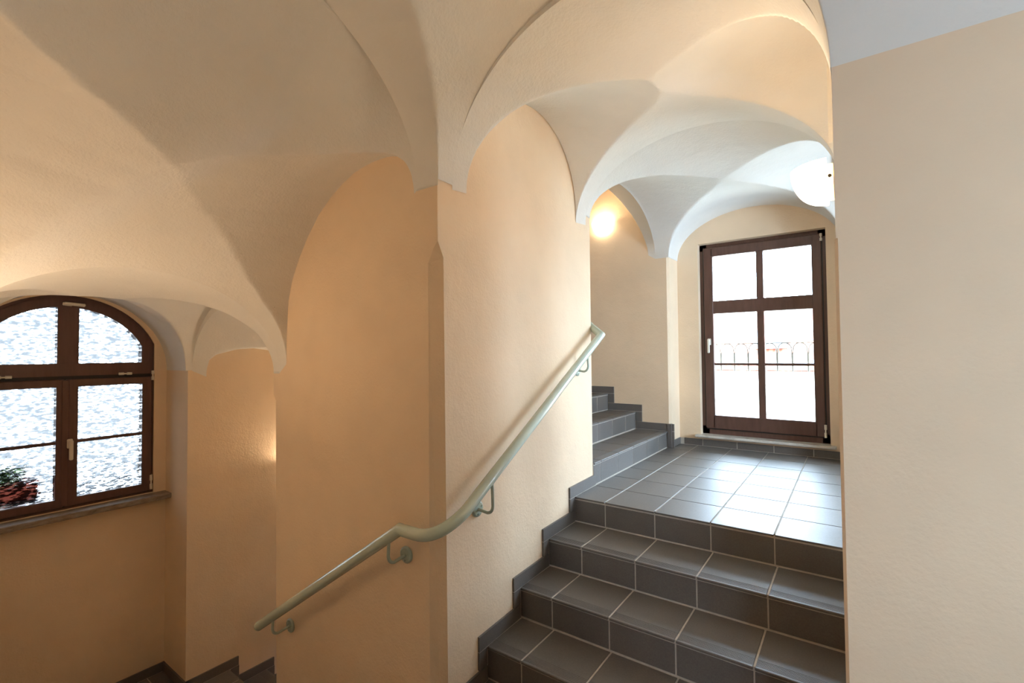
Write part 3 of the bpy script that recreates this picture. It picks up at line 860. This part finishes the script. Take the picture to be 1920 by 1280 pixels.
m = MB(); m.sweep([(-17, 19.55, -.40), (15, 19.55, -.40)], .10, 10); m.sweep([(-17, 21.6, .78), (15, 21.6, .78)], .06, 8); m.sweep([(-17, 20.9, .40), (15, 20.9, .40)], .03, 8); m.build('gutter', ZINC, hs)
m = MB(); m.box(-3.1, -2.0, 20.2, 21.55, .1, .80); m.build('dormer_flashing', ZINC, hs)
for x in (-9, -5.6, -2.1, 1.4, 4.9):
    m = MB(); m.box(x-.27, x+.27, 19.96, 20.05, -1.85, -1.15); f = m.build('window', RENDER, hs)
    m = MB(); m.box(x-.21, x+.21, 19.93, 19.97, -1.78, -1.22); m.build('pane', ZINC, f)
m = MB(); m.box(-60, 60, 5.9, 80, -12.2, -12); m.box(-60, -5.6, -40, 80, -12.2, -12)
structure(m, 'floor', GROUND)
# planter outside the arched window
pb = root('planter_box', (-5.35, .62, -1.1), label='red planter box outside the left casement of the arched window, blurred by the glass', category='planter')
m = MB(); m.box(-5.48, -5.30, .36, .88, -1.12, -.985, 0, .01); m.box(-5.49, -5.29, .35, .89, -1.0, -.975, 0, .004); m.build('trough', TERRA, pb)
m = MB(); rnd = random.Random(3)
for k in range(260):
    x, y, z = rnd.uniform(-5.47, -5.31), rnd.uniform(.37, .80), rnd.uniform(-.98, -.86)
    a = rnd.uniform(0, 6.28); l = rnd.uniform(.02, .05); u = (math.cos(a)*l, math.sin(a)*l, rnd.uniform(-.02, .03)); v = (-u[1]*.4, u[0]*.4, .01)
    m.add([(x-u[0], y-u[1], z-u[2]), (x+v[0], y+v[1], z+v[2]), (x+u[0], y+u[1], z+u[2]), (x-v[0], y-v[1], z-v[2])], [(0, 1, 2, 3)])
m.build('foliage', LEAF, pb)
m = MB(); m.box(-5.40, -5.24, .3, 1.6, -1.22, -1.13); m.build('outer_sill', ZINC, win1)

# ------------------------------------------------------------------ light
world = bpy.data.worlds.new('sky'); sc.world = world; world.use_nodes = True
nt = world.node_tree; bg = nt.nodes['Background']
bg.inputs[0].default_value = (.63, .805, 1.0, 1); bg.inputs[1].default_value = 36.0
def portal(p, size, rot):
    l = bpy.data.lights.new('window_portal', 'AREA'); l.shape = 'RECTANGLE'; l.size, l.size_y = size[0]*S, size[1]*S
    l.cycles.is_portal = True
    o = bpy.data.objects.new('window_portal', l); COL.objects.link(o); o.location = W3(p); o.rotation_euler = rot
R90 = math.pi/2
portal((-.76, 5.50, .14), (1.15, 2.05), (-R90, 0, 0))          # looks to -Y
portal((-5.2, .95, -.34), (1.7, 1.15), (0, -R90, 0))
portal((1.1, -.68, -.12), (.75, 1.0), (R90, 0, 0))
portal((-3.75, 5.46, -2.25), (.85, .85), (-R90, 0, 0))
portal((LX+.18, 4.12, 0), (1.65, 1.3), (0, R90, 0))
# ------------------------------------------------------------------ camera
cam = bpy.data.cameras.new('camera'); co = bpy.data.objects.new('camera', cam); COL.objects.link(co); sc.camera = co
F = 888.738; cam.sensor_width = 36; cam.sensor_fit = 'HORIZONTAL'; cam.lens = F/1920*36; cam.clip_start = .02; cam.clip_end = 300
yaw, pitch, roll = map(math.radians, (35.71174, 1.43765, -.51623))
f = Vector((-math.sin(yaw)*math.cos(pitch), math.cos(yaw)*math.cos(pitch), math.sin(pitch)))
r = Vector((math.cos(yaw), math.sin(yaw), 0)); u = r.cross(f)
r2 = math.cos(roll)*r+math.sin(roll)*u; u2 = -math.sin(roll)*r+math.cos(roll)*u
from mathutils import Matrix
co.matrix_world = Matrix(((r2.x, u2.x, -f.x, 0), (r2.y, u2.y, -f.y, 0), (r2.z, u2.z, -f.z, EYE), (0, 0, 0, 1)))

vs_ = sc.view_settings; vs_.view_transform = 'Standard'; vs_.look = 'None'; vs_.gamma = 1; vs_.use_curve_mapping = False
vs_.exposure = 0.08
sc.cycles.use_adaptive_sampling = True; sc.cycles.adaptive_threshold = .03
sc.cycles.max_bounces = 12; sc.cycles.diffuse_bounces = 8; sc.cycles.transparent_max_bounces = 16
sc.cycles.caustics_reflective = False; sc.cycles.caustics_refractive = False
sc.cycles.sample_clamp_indirect = 8
sc.cycles.use_denoising = True
